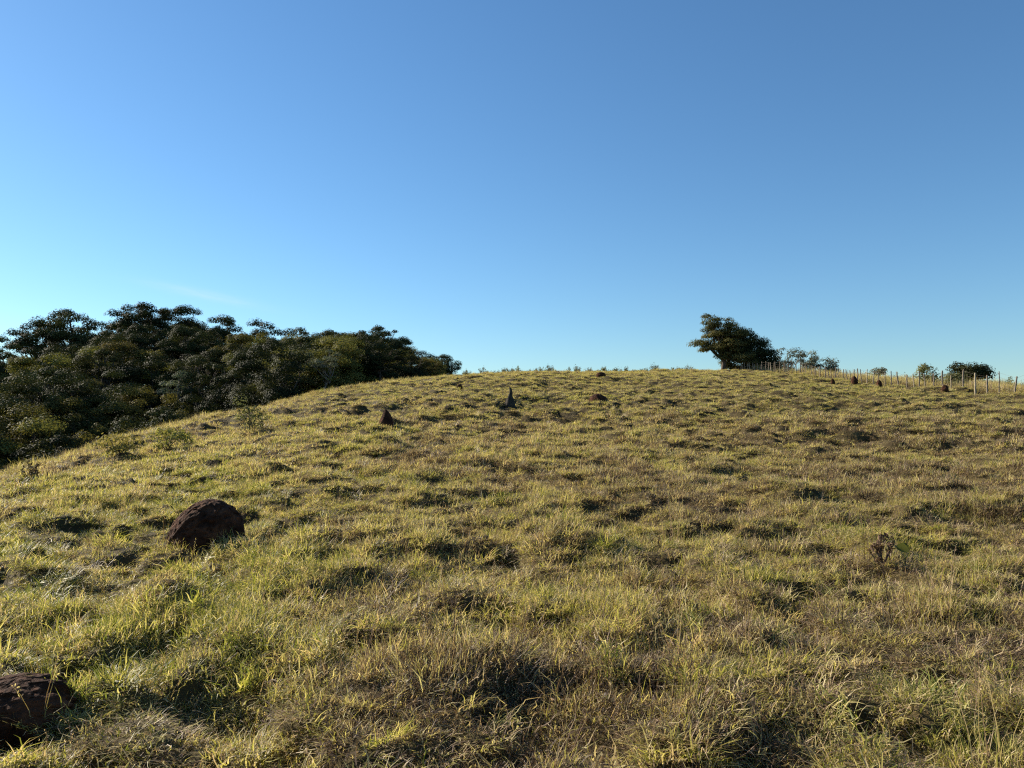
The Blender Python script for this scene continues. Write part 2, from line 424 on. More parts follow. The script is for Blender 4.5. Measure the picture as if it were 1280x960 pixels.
def scatter(r0, r1, dens, kind, seed):
    """random points in the visible sector"""
    rng = np.random.default_rng(seed)
    a0, a1 = (R(-64), R(64)) if r1 < 10 else (R(-45), R(45))
    n = int(dens * 0.5 * (a1 - a0) * (r1 * r1 - r0 * r0))
    a = rng.uniform(a0, a1, n); r = np.sqrt(rng.uniform(r0 * r0, r1 * r1, n))
    x = r * np.sin(a); y = r * np.cos(a)
    cd = np.interp(a, _grid, T_cd)
    ok = r < cd + 9
    for mx, my, mr in MOUND_CLEAR: ok &= (x - mx) ** 2 + (y - my) ** 2 > mr * mr
    x, y, r, a = x[ok], y[ok], r[ok], a[ok]
    n = len(x)
    H = hum(x, y)
    # colour zones: dry (0 green .. 1 brown)
    pn = fbm(x * 0.5, y * 0.35, 41, 3); pf = fbm(x * 1.7, y * 1.7, 42, 2)
    far = sstep(22, 48, r)
    dry = 0.57 + 0.65 * (pn - 0.5) + 0.55 * (pf - 0.5) + rng.normal(0, 0.12, n)
    dry = dry * (1 - 0.45 * far) + 0.45 * far * 0.30
    left = sstep(R(-8), R(-20), a) * sstep(0.55, 0.85, r / np.interp(a, _grid, T_cd))
    dry += 0.28 * left
    edge = sstep(0.9, 1.0, r / np.interp(a, _grid, T_cd)); dry += 0.12 * edge * (a < R(-5))
    mid = sstep(9, 15, r) * (1 - sstep(26, 40, r)) * sstep(R(-18), R(0), a); dry += 0.12 * mid
    dry += (-.16 * sstep(R(-3), R(-24), a) * (1 - left) + .07 * sstep(R(2), R(25), a)) * (1 - sstep(14, 26, r))
    dry += .10 * (1 - sstep(4.5, 8, r)) * sstep(R(-26), R(-14), a)
    dry = np.clip(dry, 0.02, 0.98)
    u = rng.uniform(size=n)
    if kind == 'near':
        g = rng.integers(0, 4, n); s_ = rng.integers(4, 7, n); l_ = rng.integers(7, 9, n)
        idx = np.where(u < np.clip(1.0 - dry * 1.15, .1, 1), g, np.where(u < 1.0 - 0.30 * dry, s_, l_))
        idx = np.where((rng.uniform(size=n) < 0.02 * (0.4 + dry)), 9, idx)
        sc = rng.uniform(0.75, 1.25, n)
    elif kind == 'tussock':
        idx = rng.integers(15, 19, n); sc = rng.uniform(0.65, 1.25, n)
    elif kind == 'far tussock':
        idx = rng.integers(19, 21, n); sc = rng.uniform(0.7, 1.4, n)
    else:
        idx = np.where(u < 1 - 0.8 * dry, rng.integers(10, 13, n), 13)
        sc = rng.uniform(0.8, 1.3, n) * (1 + 0.35 * sstep(30, 80, r))
    hs = sc * (0.55 + 0.75 * H + 0.6 * (pf - 0.4)) * (1 - 0.25 * far * (kind == 'far')) * (1 + 0.5 * left)
    cl = fbm(x * 3.6, y * 3.6, 55, 2)
    clump = 0.6 + 0.9 * sstep(0.36, 0.68, cl)
    hs = hs * (clump * (1 - .5 * far) + .5 * far)
    dry = np.clip(dry + (0.5 - cl) * 0.3, .02, .98)
    for mx, my, mr in MOUND_CLEAR:
        hs = hs * (1 + .7 * np.exp(-(((x - mx) ** 2 + (y - my) ** 2) / (mr * mr) - 1.4) ** 2))
    if 'tussock' in kind:
        hs = sc * rng.uniform(.6, 1.15, n) * (.7 + .5 * H) * (1 - .35 * far); dry = np.clip(dry + rng.normal(0, .14, n), .02, .98)
    tilt = .3 if 'tussock' in kind else .16
    rot = np.stack([rng.normal(0, tilt, n), rng.normal(0, tilt, n), rng.uniform(0, 6.283, n)], 1)
    return np.stack([x, y, ground_h(x, y) - 0.005], 1), rot, np.stack([sc, sc, np.clip(hs, .22, 2.4)], 1), idx, dry

def grass_object(name, label, sets):
    P, RO, S, I, D = [np.concatenate(z) for z in zip(*sets)]
    me = bpy.data.meshes.new(name)
    me.vertices.add(len(P)); me.vertices.foreach_set('co', P.astype(np.float32).ravel())
    def attr(nm, ty, arr, key):
        a = me.attributes.new(nm, ty, 'POINT'); a.data.foreach_set(key, arr.ravel())
    attr('tuft_rot', 'FLOAT_VECTOR', RO.astype(np.float32), 'vector'); attr('tuft_scale', 'FLOAT_VECTOR', S.astype(np.float32), 'vector')
    attr('tuft_kind', 'INT', I.astype(np.int32), 'value'); attr('dry', 'FLOAT', D.astype(np.float32), 'value')
    me.materials.append(M_GRASS)
    o = bpy.data.objects.new(name, me); C.objects.link(o)
    ng = bpy.data.node_groups.new(name + '_tufts', 'GeometryNodeTree')
    ng.interface.new_socket('Geometry', in_out='INPUT', socket_type='NodeSocketGeometry'); ng.interface.new_socket('Geometry', in_out='OUTPUT', socket_type='NodeSocketGeometry')
    N = ng.nodes; L = ng.links
    gi = N.new('NodeGroupInput'); go = N.new('NodeGroupOutput')
    ci = N.new('GeometryNodeCollectionInfo'); ci.inputs['Collection'].default_value = protos
    ci.inputs['Separate Children'].default_value = True; ci.inputs['Reset Children'].default_value = True
    ip = N.new('GeometryNodeInstanceOnPoints'); ip.inputs['Pick Instance'].default_value = True
    def na(nm, ty):
        n = N.new('GeometryNodeInputNamedAttribute'); n.data_type = ty; n.inputs['Name'].default_value = nm; return n.outputs['Attribute']
    L.new(gi.outputs[0], ip.inputs['Points']); L.new(ci.outputs[0], ip.inputs['Instance'])
    L.new(na('tuft_kind', 'INT'), ip.inputs['Instance Index'])
    er = N.new('FunctionNodeEulerToRotation'); L.new(na('tuft_rot', 'FLOAT_VECTOR'), er.inputs[0])
    L.new(er.outputs[0], ip.inputs['Rotation']); L.new(na('tuft_scale', 'FLOAT_VECTOR'), ip.inputs['Scale'])
    L.new(ip.outputs[0], go.inputs[0])
    md = o.modifiers.new('tufts', 'NODES'); md.node_group = ng
    tag(o, label, 'grass', kind='stuff')
    return o

# ------------------------------------------------------------------ termite mounds and stump
def mound_mesh(rng_seed, rad, hgt, power, rough, lean=(0, 0), rings=26, segs=40):
    m = MB(); F = []
    f = np.linspace(0, 1, rings + 1)[:, None]; f = 1 - (1 - f) ** 1.25; w = (np.arange(segs) * 2 * math.pi / segs)[None, :]
    prof = np.clip((1 - f ** power), 0, 1) ** (1 / 1.7) if power > 1.2 else np.clip(1 - f, 0, 1) ** power
    cw, sw = np.cos(w) * (0.35 + prof), np.sin(w) * (0.35 + prof)
    n = fbm(cw * 1.3 + f * 1.2 + 7, sw * 1.3 + f * 1.5 + 3, rng_seed, 3) - 0.5          # lobes
    n2 = fbm(cw * 5 + 20, sw * 5 + f * 6, rng_seed + 3, 3) - 0.5                          # crumbs and runnels
    n3 = np.abs(fbm(cw * 3 + 40, sw * 3 + f * 1.2, rng_seed + 8, 2) - 0.5)               # cracks
    edge = np.minimum(1, prof * 3)
    rr = rad * (prof * (1 + rough * 1.2 * n) + ((.08 * (rings > 50) + rough * .42) * n2 - .08 * (rings > 50) * np.clip(1 - n3 / .06, 0, 1)) * edge)
    z = hgt * (f + rough * .3 * n * (1 - f) + rough * .16 * n2 * f)
    z = np.where(f <= 0, -0.15, z)
    V = np.stack([rr * np.cos(w) + lean[0] * f * f, rr * np.sin(w) + lean[1] * f * f, z + 0 * w], -1).reshape(-1, 3)
    for i in range(rings):
        for k in range(segs):
            k2 = (k + 1) % segs
            F.append((i * segs + k, i * segs + k2, (i + 1) * segs + k2, (i + 1) * segs + k))
    F.append(tuple(rings * segs + k for k in range(segs)))
    m.add(V, F)
    return m

MOUNDS = [  # column, base row, top row, half width px, power, label
    (12, 940, 846, 60, 2.4, 'large dark termite mound at the bottom corner of the field, cut off by the frame', .22),
    (259, 688, 624, 43, 2.15, 'rounded red brown termite mound with a small peak, alone in the left grass', .09),
    (483, 531, 511, 11, .8, 'small pointed red brown termite mound upright on the slope below the forest', .2),
    (748, 501, 492, 13, 1.8, 'low dark earth mound on the hillside to the right of the crooked stump', .35),
    (751, 471, 465, 6, 2.0, 'tiny dark mound just below the middle of the ridge line', .35),
    (574, 486, 480, 4, 1.8, 'tiny brown mound high on the slope beneath the end of the forest', .35),
    (1068, 481, 470, 4, 2.2, 'rounded dark red termite mound standing among the fence posts', .2),
    (1041, 479, 473, 2.6, 2.0, 'small dark mound left of the rounded red mound by the fence', .3),
    (1099, 482, 475, 3, 2.0, 'dark mound by the fence below a grey green shrub', .3),
    (1181, 491, 481, 4, 2.0, 'reddish earth mound beside the pale posts at the right end of the fence', .3),
]
_mi = 0
for px, pyb, pyt, hw, pw, lab, rough in MOUNDS:
    p = hit(px, pyb) or hit(px, pyb + 4) or hit(px, pyb + 8)
    d = math.hypot(*p); rad = hw * d / FPX
    ux, uy = p[0] / d, p[1] / d
    dc = d + rad * .8; rad = hw * dc / FPX                 # the near face, not the centre, meets the base row
    x, y = ux * dc, uy * dc
    hg = max(.12, az_t(px, pyt)[1] * dc + EYE - gz(x, y) + .02)
    big = hw > 30
    o = mound_mesh(100 + _mi * 7, rad, hg, pw, rough, (rad * .1, 0), 70 if big else 26, 110 if big else 40).build('termite_mound' if 'termite' in lab else 'earth_mound', M_MOUND, smooth=True)
    o.location = (x, y, gz(x, y) - 0.02)
    o.rotation_euler.z = _mi * 1.3
    tag(o, lab, 'mound')
    MOUND_CLEAR.append((o.location.x, o.location.y, rad * (.8 if hw > 30 else .5))); _mi += 1

p = hit(637, 510); d = math.hypot(*p); k = d / FPX
root = empty('tree_stump', (p[0], p[1], gz(*p) - .03))
tag(root, 'grey weathered stump with a crooked spike on top, alone on the upper slope', 'stump')
st = mound_mesh(333, 7.5 * k, 19 * k, .75, .3, (1.2 * k, 0), 18, 22).build('trunk', M_STUMP, root, True)
m = MB(); m.tube([(1.0 * k, 0, 14 * k), (1.6 * k, 0, 18.5 * k), (1.5 * k, 0, 21.5 * k), (.3 * k, 0, 24.5 * k), (-.3 * k, 0, 25.3 * k)], [2.2 * k, 1.9 * k, 1.6 * k, 1.1 * k, .4 * k], 7)
m.build('spike', M_STUMP, root, True)
m = MB(); m.tube([(-4.5 * k, -.3, 0), (-6.2 * k, -.35, 2.5 * k), (-5.6 * k, -.3, 4.5 * k)], [1.7 * k, 1.4 * k, .8 * k], 7); m.build('root', M_STUMP, root, True)

# ------------------------------------------------------------------ trees
def limb_path(a, b, rng, sag=0.12, n=5):
    a = np.array(a, float); b = np.array(b, float); L = np.linalg.norm(b - a)
    off = rng.normal(0, sag * L * 0.5, 3); off[2] = abs(off[2]) * 0.6
    return [a + (b - a) * f + off * math.sin(math.pi * f) for f in np.linspace(0, 1, n)]

def crown_leaves(rng, clumps, per, leaf, flat=0.5, aspect=0.55):
    """clumps: (x, y, z, radius). Leaves fill flattened clump volumes, thicker on the upper shell."""
    m = MB()
    for cx, cy, cz, cr in clumps:
        n = int(per * (cr ** 2))
        d = rng.normal(size=(n, 3)); d /= np.linalg.norm(d, axis=1, keepdims=True)
        d[:, 2] = np.where(d[:, 2] < -0.25, -d[:, 2] * rng.uniform(-.5, 1, n), d[:, 2])
        rr = rng.uniform(0.45, 1.08, n) ** 0.6
        wob = 0.75 + 0.5 * fbm(d[:, 0] * 2 + cx * 3, d[:, 1] * 2 + d[:, 2] * 2 + cy * 3, 7, 2)
        cen = np.stack([cx + d[:, 0] * cr * rr * wob, cy + d[:, 1] * cr * rr * wob, cz + d[:, 2] * cr * flat * rr * wob], 1)
        nrm = d * 1.1 + np.array([0, 0, .4]) + rng.normal(0, .27, (n, 3))
        m.leaves(cen, nrm, leaf, rng, aspect, np.clip(rng.normal(rng.uniform(.25, .75), .2, n), 0, 1))
    return m

def blob_clumps(rng, blobs, n, cr0, cr1):
    out = []; vol = np.array([b[3] * b[4] * b[5] for b in blobs]); vol = vol ** .75 / (vol ** .75).sum()
    for k in range(n):
        b = blobs[rng.choice(len(blobs), p=vol)]
        d = rng.normal(size=3); d /= np.linalg.norm(d); f = rng.uniform(0.35, 1) ** .5
        if len(b) > 6: d[2] = abs(d[2]); f = f ** .4
        out.append((b[0] + d[0] * b[3] * f, b[1] + d[1] * b[4] * f, b[2] + d[2] * b[5] * f, rng.uniform(cr0, cr1)))
    return out

def make_tree(name, seed, blobs, nclump, cr, per, leaf, flat, trunk_h, trunk_r, mleaf, mbark=None, lean=(0, 0), nlimb=14, forks=1, aspect=.55):
    rng = np.random.default_rng(seed)
    root = empty(name, (0, 0, 0))
    cl = blob_clumps(rng, blobs, nclump, *cr)
    t = MB()
    top = np.array([lean[0], lean[1], trunk_h])
    forkpts = []
    for q in range(forks):
        off = rng.normal(0, .3, 3) * (forks > 1) * trunk_h * .5
        tp = top + np.array([off[0], off[1], off[2] * .3])
        P = limb_path((0, 0, -.3), tp, rng, .1, 7)
        t.tube(P, np.linspace(trunk_r * (1.25 if forks == 1 else .8), trunk_r * .6, 7), 8)
        forkpts.append(tp)
    order = rng.permutation(len(cl))[:nlimb]
    for i in order:
        c = np.array(cl[i][:3])
        s = forkpts[int(np.argmin([np.linalg.norm(c - f) for f in forkpts]))] * rng.uniform(.72, 1)
        P = limb_path(s, c, rng, .2, 6)
        t.tube(P, np.linspace(trunk_r * .42, trunk_r * .07, 6), 5)
        for q in range(3):
            e = c + rng.normal(0, cl[i][3] * .36, 3)
            t.tube(limb_path(P[3 + q % 2], e, rng, .15, 4), np.linspace(trunk_r * .14, trunk_r * .03, 4), 4)
    t.build('trunk', mbark or M_BARK, root, True)
    crown_leaves(rng, cl, per, leaf, flat, aspect).build('crown', mleaf, root)
    return root

# ---- forest on the left hill: eight kinds, each about 10 m tall at scale 1
KINDS = []
def kind(name, label, *a, **k):
    o = make_tree(name, *a, **k); KINDS.append([o, name, label, False]); return len(KINDS) - 1
K_UMB = kind('umbrella_tree', 'umbrella tree', 1, [(0, 0, 6.4, 3.7, 3.7, 2.8, 1), (1.6, .6, 6.2, 2.8, 2.8, 2.2, 1), (-1.8, -.5, 5.8, 2.7, 2.7, 2.0, 1)], 36, (.7, 1.2), 380, .095, .66, 5.0, .24, M_LEAF_F, nlimb=22)
K_RND = kind('forest_tree', 'round tree', 2, [(0, 0, 6.6, 3.0, 3.0, 2.6), (1.2, -.6, 5.0, 2.6, 2.6, 2.0), (-1.3, .5, 4.0, 2.4, 2.4, 1.9)], 26, (1.0, 1.6), 330, .10, .62, 4.0, .22, M_LEAF_F)
K_OLV = kind('olive_tree', 'olive tree', 3, [(0, 0, 5.6, 2.8, 2.8, 2.6, 1), (-1.6, .8, 4.2, 2.4, 2.4, 2.1, 1), (1.9, -.9, 3.4, 2.3, 2.3, 2.2, 1), (.4, -1.6, 3.0, 2.2, 2.2, 2.0, 1)], 40, (.75, 1.2), 370, .095, .7, 4.2, .2, M_LEAF_O)
K_TAL = kind('tall_tree', 'tall tree', 4, [(0, 0, 8.0, 2.1, 2.1, 2.0), (.5, .3, 5.8, 2.5, 2.5, 2.2)], 34, (.75, 1.2), 400, .095, .65, 5, .2, M_LEAF_F)
K_SIL = kind('silver_leaf_tree', 'silvery tree', 5, [(0, 0, 8.2, 2.8, 2.8, 1.0), (1.2, -.4, 7.0, 2.2, 2.2, .9)], 14, (.6, 1.0), 330, .1, .6, 5.5, .15, M_LEAF_G, M_BARKP, nlimb=14, forks=2)
K_BSH = kind('broad_tree', 'broad tree', 6, [(0, 0, 5.2, 3.0, 3.0, 3.2), (0, 0, 3.0, 3.0, 3.0, 2.4)], 28, (1.0, 1.6), 330, .095, .62, 2.6, .18, M_LEAF_O)
K_OPN = kind('open_tree', 'open tree', 7, [(0, 0, 7.6, 3.0, 3.0, 1.9), (-1.2, .4, 6.0, 2.6, 2.6, 1.6)], 38, (.5, 1.0), 430, .095, .6, 4.6, .2, M_LEAF_F, nlimb=22, forks=2)
K_DRK = kind('dark_tree', 'dark tree', 8, [(0, 0, 5.8, 3.4, 3.4, 3.0), (.8, .4, 3.2, 3.0, 3.0, 2.2)], 30, (1.0, 1.6), 320, .10, .62, 3.4, .2, M_LEAF_D)

def place_tree(ki, x, y, sc, label, group, rz=None, rng=np.random.default_rng(77)):
    o0 = KINDS[ki][0]
    o = o0 if not KINDS[ki][3] else copy_tree(o0)
    KINDS[ki][3] = True
    o.location = (x, y, gz(x, y) - .1); o.rotation_euler = (0, 0, rng.uniform(0, 6.28) if rz is None else rz)
    o.scale = (sc * rng.uniform(.92, 1.08), sc * rng.uniform(.92, 1.08), sc)
    tag(o, label, 'tree', group)
    return o

KH = [9.6, 9.6, 8.6, 10.4, 9.6, 8.8, 9.9, 9.3]
G_F = 'trees of the shaded forest on the left hill'
# skyline trees the photo tells apart: column, distance, crown top row
SKY = [(12, 122, 413, K_OPN, 1.0, 'small round tree with sky between its leaves at the left edge of the forest skyline'),
       (84, 126, 386, K_UMB, 1.15, 'wide domed umbrella tree with sky under its crown, second on the forest skyline'),
       (45, 126, 400, K_UMB, .9, 'low spreading left shoulder tree beside the wide domed umbrella tree'),
       (172, 128, 377, K_UMB, 1.1, 'tallest tree of the forest, flat crown rising above the skyline'),
       (206, 128, 384, K_UMB, .9, 'broad crowned tree touching the right side of the tallest forest tree'),
       (145, 127, 394, K_OPN, .9, 'drooping open tree filling the gap left of the tallest forest tree'),
       (233, 129, 379, K_TAL, 1.0, 'slim emergent tree whose single tuft pokes above the forest skyline'),
       (275, 128, 391, K_TAL, 1.0, 'dark tree with a spiky top on the skyline right of the slim emergent tree'),
       (305, 126, 393, K_RND, 1.0, 'dense round topped tree on the middle of the forest skyline'),
       (340, 124, 397, K_DRK, 1.0, 'dark blocky tree at the step down of the forest skyline'),
       (395, 118, 403, K_OPN, 1.0, 'grey green thin crowned tree right of the step in the forest skyline'),
       (425, 116, 411, K_OLV, 1.0, 'dull olive dome above the pale forked trunks at the forest edge'),
       (472, 110, 401, K_OPN, .85, 'lacy open crown standing above the right shoulder of the forest'),
       (505, 107, 419, K_TAL, .9, 'leaning tree with a knobbly top near the right end of the forest'),
       (527, 104, 438, K_RND, .7, 'low dark tree before the last tree of the forest'),
       (552, 101, 442, K_UMB, .55, 'last small tree at the right tip of the forest with a drooping crown')]
taken = []
for px, r, top, ki, f, lab in SKY:
    x, y = at(px, r); a, t = az_t(px, top)
    h = t * r + EYE - gz(x, y)
    sc = max(.45, h / KH[ki])
    o = place_tree(ki, x, y, sc, lab, G_F)
    if sc > 1.25: o.scale.x = o.scale.y = 1.0 * f + .15
    taken.append((x, y, 3.0))
# trees one can pick out inside the mass
INNER = [(40, 52 + 16, 500, K_BSH, 'pale olive rounded tree low at the left edge of the forest'),
         (95, 72, 492, K_OLV, 'pale green loose tree beside the rounded olive tree low in the forest'),
         (222, 84, 459, K_SIL, 'silvery leaved tree with a pale forked trunk in the middle of the forest'),
         (405, 69, 432, K_SIL, 'tree with bare pale forked trunks at the forest edge above the grass'),
         (320, 98, 412, K_OLV, 'brownish olive domed tree below the middle of the forest skyline'),
         (110, 88, 470, K_OLV, 'sunlit yellow olive layered tree on the left slope of the forest'),
         (150, 96, 455, K_OLV, 'sunlit layered tree above the yellow olive one in the forest')]
for px, r, top, ki, lab in INNER:
    x, y = at(px, r); a, t = az_t(px, top)
    sc = max(.5, (t * r + EYE - gz(x, y)) / KH[ki])
    o = place_tree(ki, x, y, sc, lab, G_F); taken.append((x, y, 2.5))
# the mass of the forest
LAB = {K_UMB: 'flat topped dark tree in the middle of the shaded forest mass', K_RND: 'round dark green tree inside the shaded forest mass',
       K_OLV: 'layered olive tree inside the shaded forest mass', K_TAL: 'narrow upright dark tree inside the shaded forest mass',
       K_BSH: 'bushy olive tree with low leaves inside the shaded forest mass', K_OPN: 'thin leaved tree inside the shaded forest mass', K_DRK: 'deep dark tree in the blackest parts of the shaded forest mass'}
rf = np.random.default_rng(12)
tries = 0; nf = 0
while tries < 9000 and nf < 245:
    tries += 1
    px = rf.uniform(-140, 545); a, _ = az_t(px, 480)
    cd = float(np.interp(a, _grid, T_cd)); fd = float(np.interp(a, _grid, T_fd))
    r = rf.uniform(cd + 9 + 6 * (px < 330), fd + 1)
    x, y = r * math.sin(a), r * math.cos(a)
    if any((x - q[0]) ** 2 + (y - q[1]) ** 2 < (q[2] + 1.0) ** 2 for q in taken): continue
    z = gz(x, y)
    sk = float(np.interp(px, [p[0] for p in SKY], [p[2] + 5 for p in SKY]))
    _, ts = az_t(px, sk)
    ki = int(rf.choice([K_UMB, K_RND, K_OLV, K_TAL, K_BSH, K_OPN, K_DRK], p=[.12, .18, .27, .1, .14, .05, .14]))
    sc = rf.uniform(.72, 1.05) * (1 - .35 * sstep(420, 560, px))
    hmax = ts * r + EYE - z
    if sc * KH[ki] > hmax: sc = hmax / KH[ki]
    if sc < .4: continue
    place_tree(ki, x, y, sc, LAB[ki], G_F); taken.append((x, y, 2.5 if r > 70 else 2.2)); nf += 1

# ---- the lone tree and its neighbours on the ridge
def ridge_tree(name, px, base_row, label, cat, group=None, rr=None, **k):
    p = at(px, rr)
    kk = rr / FPX
    k['blobs'] = [tuple(v * kk for v in b) for b in k['blobs']]
    k['trunk_h'] *= kk; k['lean'] = tuple(v * kk for v in k.get('lean', (0, 0)))
    o = make_tree(name, **k)
    o.location = (p[0], p[1], gz(*p) - .1); o.rotation_euler.z = -math.atan2(p[0], p[1])
    tag(o, label, cat, group); return o
# blobs in photo pixels relative to the trunk foot (x right, y away, z up)
ridge_tree('lone_tree', 903, 463, 'lone ridge tree with an olive lopsided crown leaning over its left bare limbs', 'tree', rr=87, seed=21,
           blobs=[(-13, 0, 61, 14, 13, 11), (-9, 2, 45, 14, 14, 11), (-8, 2, 27, 15, 13, 9), (10, 4, 14, 14, 13, 13), (5, 0, 26, 17, 16, 15), (2, 0, 52, 17, 17, 13), (-4, 2, 36, 22, 20, 11), (-23, 0, 30, 11, 12, 7), (10, 0, 38, 18, 20, 18), (24, 2, 40, 12, 14, 12), (22, 0, 20, 16, 18, 16)],
           nclump=125, cr=(.55, 1.05), per=420, leaf=.08, flat=.62, trunk_h=18, trunk_r=.27, mleaf=M_LEAF_T, lean=(1, 0), nlimb=34)
ridge_tree('dense_tree', 945, 464, 'almost black dense tree sloping down to the right of the lone ridge tree', 'tree', rr=88.5, seed=22,
           blobs=[(-14, 0, 36, 14, 14, 16), (-2, 0, 26, 15, 14, 16), (-18, 0, 14, 17, 14, 15), (10, 0, 15, 13, 12, 13), (18, 0, 7, 9, 10, 9), (0, 0, 7, 18, 12, 8)],
           nclump=125, cr=(.6, 1.0), per=300, leaf=.09, flat=.75, trunk_h=8, trunk_r=.2, mleaf=M_LEAF_D, nlimb=14)
for px, rr, sd, bl, lab in [(985, 94, 23, [(0, 0, 31, 18, 15, 13), (-6, 0, 18, 15, 12, 9)], 'tallest of the thin grey shrubs, rising behind the fence beside the dark tree'),
                            (1012, 95, 24, [(0, 0, 26, 12, 12, 11), (2, 0, 14, 10, 9, 7)], 'middle thin grey shrub with sky between its twigs behind the fence'),
                            (1035, 95, 25, [(0, 0, 21, 12, 11, 10), (3, 0, 12, 10, 9, 6)], 'last and lowest of the three thin grey shrubs behind the fence')]:
    ridge_tree('thin_shrub', px, 464, lab, 'shrub', 'thin grey shrubs behind the fence', rr=rr, seed=sd, blobs=bl, nclump=40, cr=(.4, .75), per=190, leaf=.09, flat=.8,
               trunk_h=7, trunk_r=.09, mleaf=M_LEAF_B, mbark=M_BARKP, nlimb=24, forks=3)
ridge_tree('round_tree', 1212, 482, 'dark domed little tree behind the right end of the fence', 'tree', rr=75, seed=26,
           blobs=[(0, 0, 17, 15, 14, 7), (8, 0, 12, 13, 12, 6), (-8, 0, 8, 8, 9, 8)], nclump=46, cr=(.45, .8), per=300, leaf=.085, flat=.7, trunk_h=7, trunk_r=.14, mleaf=M_LEAF_D, nlimb=12)
ridge_tree('leafy_shrub', 1158, 482, 'green shrub with one spiky shoot poking above the fence', 'shrub', rr=69, seed=27,
           blobs=[(0, 0, 13, 9, 9, 8), (2, 0, 6, 10, 9, 6), (-2, 0, 24, 2, 2, 6)], nclump=28, cr=(.3, .55), per=300, leaf=.075, flat=.8, trunk_h=8, trunk_r=.06, mleaf=M_LEAF_W, nlimb=14, forks=2)
ridge_tree('leafy_shrub', 1180, 482, 'scraggly grey green shrub between the spiky shrub and the domed tree', 'shrub', rr=70, seed=28,
           blobs=[(0, 0, 12, 8, 8, 7), (-4, 0, 5, 8, 8, 5)], nclump=18, cr=(.25, .5), per=240, leaf=.07, flat=.8, trunk_h=6, trunk_r=.05, mleaf=M_LEAF_B, nlimb=14, forks=2)
ridge_tree('leafy_shrub', 1195, 486, 'green bush at the foot of the domed little tree behind the pale posts', 'shrub', rr=66, seed=29,
           blobs=[(0, 0, 9, 11, 9, 8)], nclump=26, cr=(.3, .5), per=300, leaf=.075, flat=.8, trunk_h=4, trunk_r=.05, mleaf=M_LEAF_W, nlimb=10, forks=2)
ridge_tree('leafy_shrub', 1098, 478, 'flat topped grey green shrub behind the middle of the fence', 'shrub', rr=76, seed=30,
           blobs=[(0, 0, 11, 8, 8, 4)], nclump=16, cr=(.3, .5), per=280, leaf=.075, flat=.6, trunk_h=6, trunk_r=.05, mleaf=M_LEAF_B, nlimb=10, forks=2)

# shrubs standing alone in the pasture
p = hit(314, 540)
o = make_tree('green_shrub', 31, [(0, 0, .55, .45, .45, .45), (-.2, 0, 1.0, .3, .3, .3)], 22, (.18, .34), 420, .05, .8, .4, .03, M_LEAF_W, nlimb=10, forks=2)
o.location = (p[0], p[1], gz(*p) - .03); tag(o, 'upright green bush alone on the brown slope below the forest', 'shrub')
for px, py, sc, lab in [(150, 568, .9, 'rounded yellow green bush on the lower left slope under the forest'), (212, 562, .8, 'dull green low bush right of the rounded yellow green one')]:
    p = hit(px, py)
    o = make_tree('low_shrub', 32 + px, [(0, 0, .35, .8 * sc, .5, .28)], 26, (.18, .34), 420, .05, .7, .2, .02, M_LEAF_Y, nlimb=8, forks=2)
    o.location = (p[0], p[1], gz(*p) - .05); tag(o, lab, 'shrub')

# ------------------------------------------------------------------ weedy plants along the crest
def make_weed(seed, h, n, leaf, mat):
    rng = np.random.default_rng(seed)
    root = empty('ridge_weed', (0, 0, 0)); t = MB(); l = MB()
    for k in range(n):
        a = rng.uniform(0, 6.28); s = rng.uniform(.05, .5) * h
        e = np.array([s * math.cos(a), s * math.sin(a), h * rng.uniform(.55, 1.05)])
        P = limb_path((e[0] * .15, e[1] * .15, -.05), e, rng, .12, 5); t.tube(P, np.linspace(.014, .005, 5), 4)
        nl = 46; f = rng.uniform(.2, 1.05, nl)
        c = np.array([P[0] + (P[-1] - P[0]) * q for q in f]) + rng.normal(0, .09, (nl, 3)) * h
        l.leaves(c, rng.normal(size=(nl, 3)) + [0, 0, .6], leaf, rng, .42)
    t.build('stem', M_WEED, root, True); l.build('foliage', mat, root)
    return root
WP = [make_weed(51, .9, 5, .075, M_LEAF_W), make_weed(52, .7, 7, .07, M_LEAF_W), make_weed(53, 1.1, 4, .08, M_LEAF_B), make_weed(54, .8, 6, .07, M_LEAF_B)]
WL = ['leafy green weed in the ragged row on the ridge between forest and lone tree', 'low bushy green weed in the ragged row on the ridge between forest and lone tree',
      'thin grey green weed in the ragged row on the ridge between forest and lone tree', 'bushy grey green weed in the ragged row on the ridge between forest and lone tree']
wu = [False] * 4
def weed(px, r, sc, labels, group, rng):
    i = int(rng.integers(0, 4)); o = WP[i] if not wu[i] else copy_tree(WP[i]); wu[i] = True
    x, y = at(px, r); o.location = (x, y, gz(x, y) - .03); o.rotation_euler.z = rng.uniform(0, 6.28); o.scale = (sc * 1.1, sc * 1.1, sc)
    tag(o, labels[i], 'weed', group)
rw = np.random.default_rng(9)
for q in range(190):
    px = 572 + (868 - 572) * (q + rw.normal(0, 2.6)) / 190
    a, _ = az_t(px, 466); cd = float(np.interp(a, _grid, T_cd))
    weed(px, cd + rw.uniform(0, 5), (rw.uniform(.2, .65) if rw.random() < .72 else rw.uniform(.65, 1.05)) * (.8 if px < 620 else 1), WL, 'weeds along the ridge line', rw)
WL2 = ['leafy green weed in the dry grass behind the fence posts', 'low bushy green weed in the dry grass behind the fence posts',
       'tall thin grey green weed in the dry grass behind the fence posts', 'bushy grey green weed in the dry grass behind the fence posts']
for q in range(46):
    px = 1045 + (1290 - 1045) * (q + rw.uniform(-.5, .5)) / 46
    a, _ = az_t(px, 480); cd = float(np.interp(a, _grid, T_cd))
    weed(px, cd + rw.uniform(0, 4), rw.uniform(.5, 1.1), WL2, 'weeds behind the fence', rw)

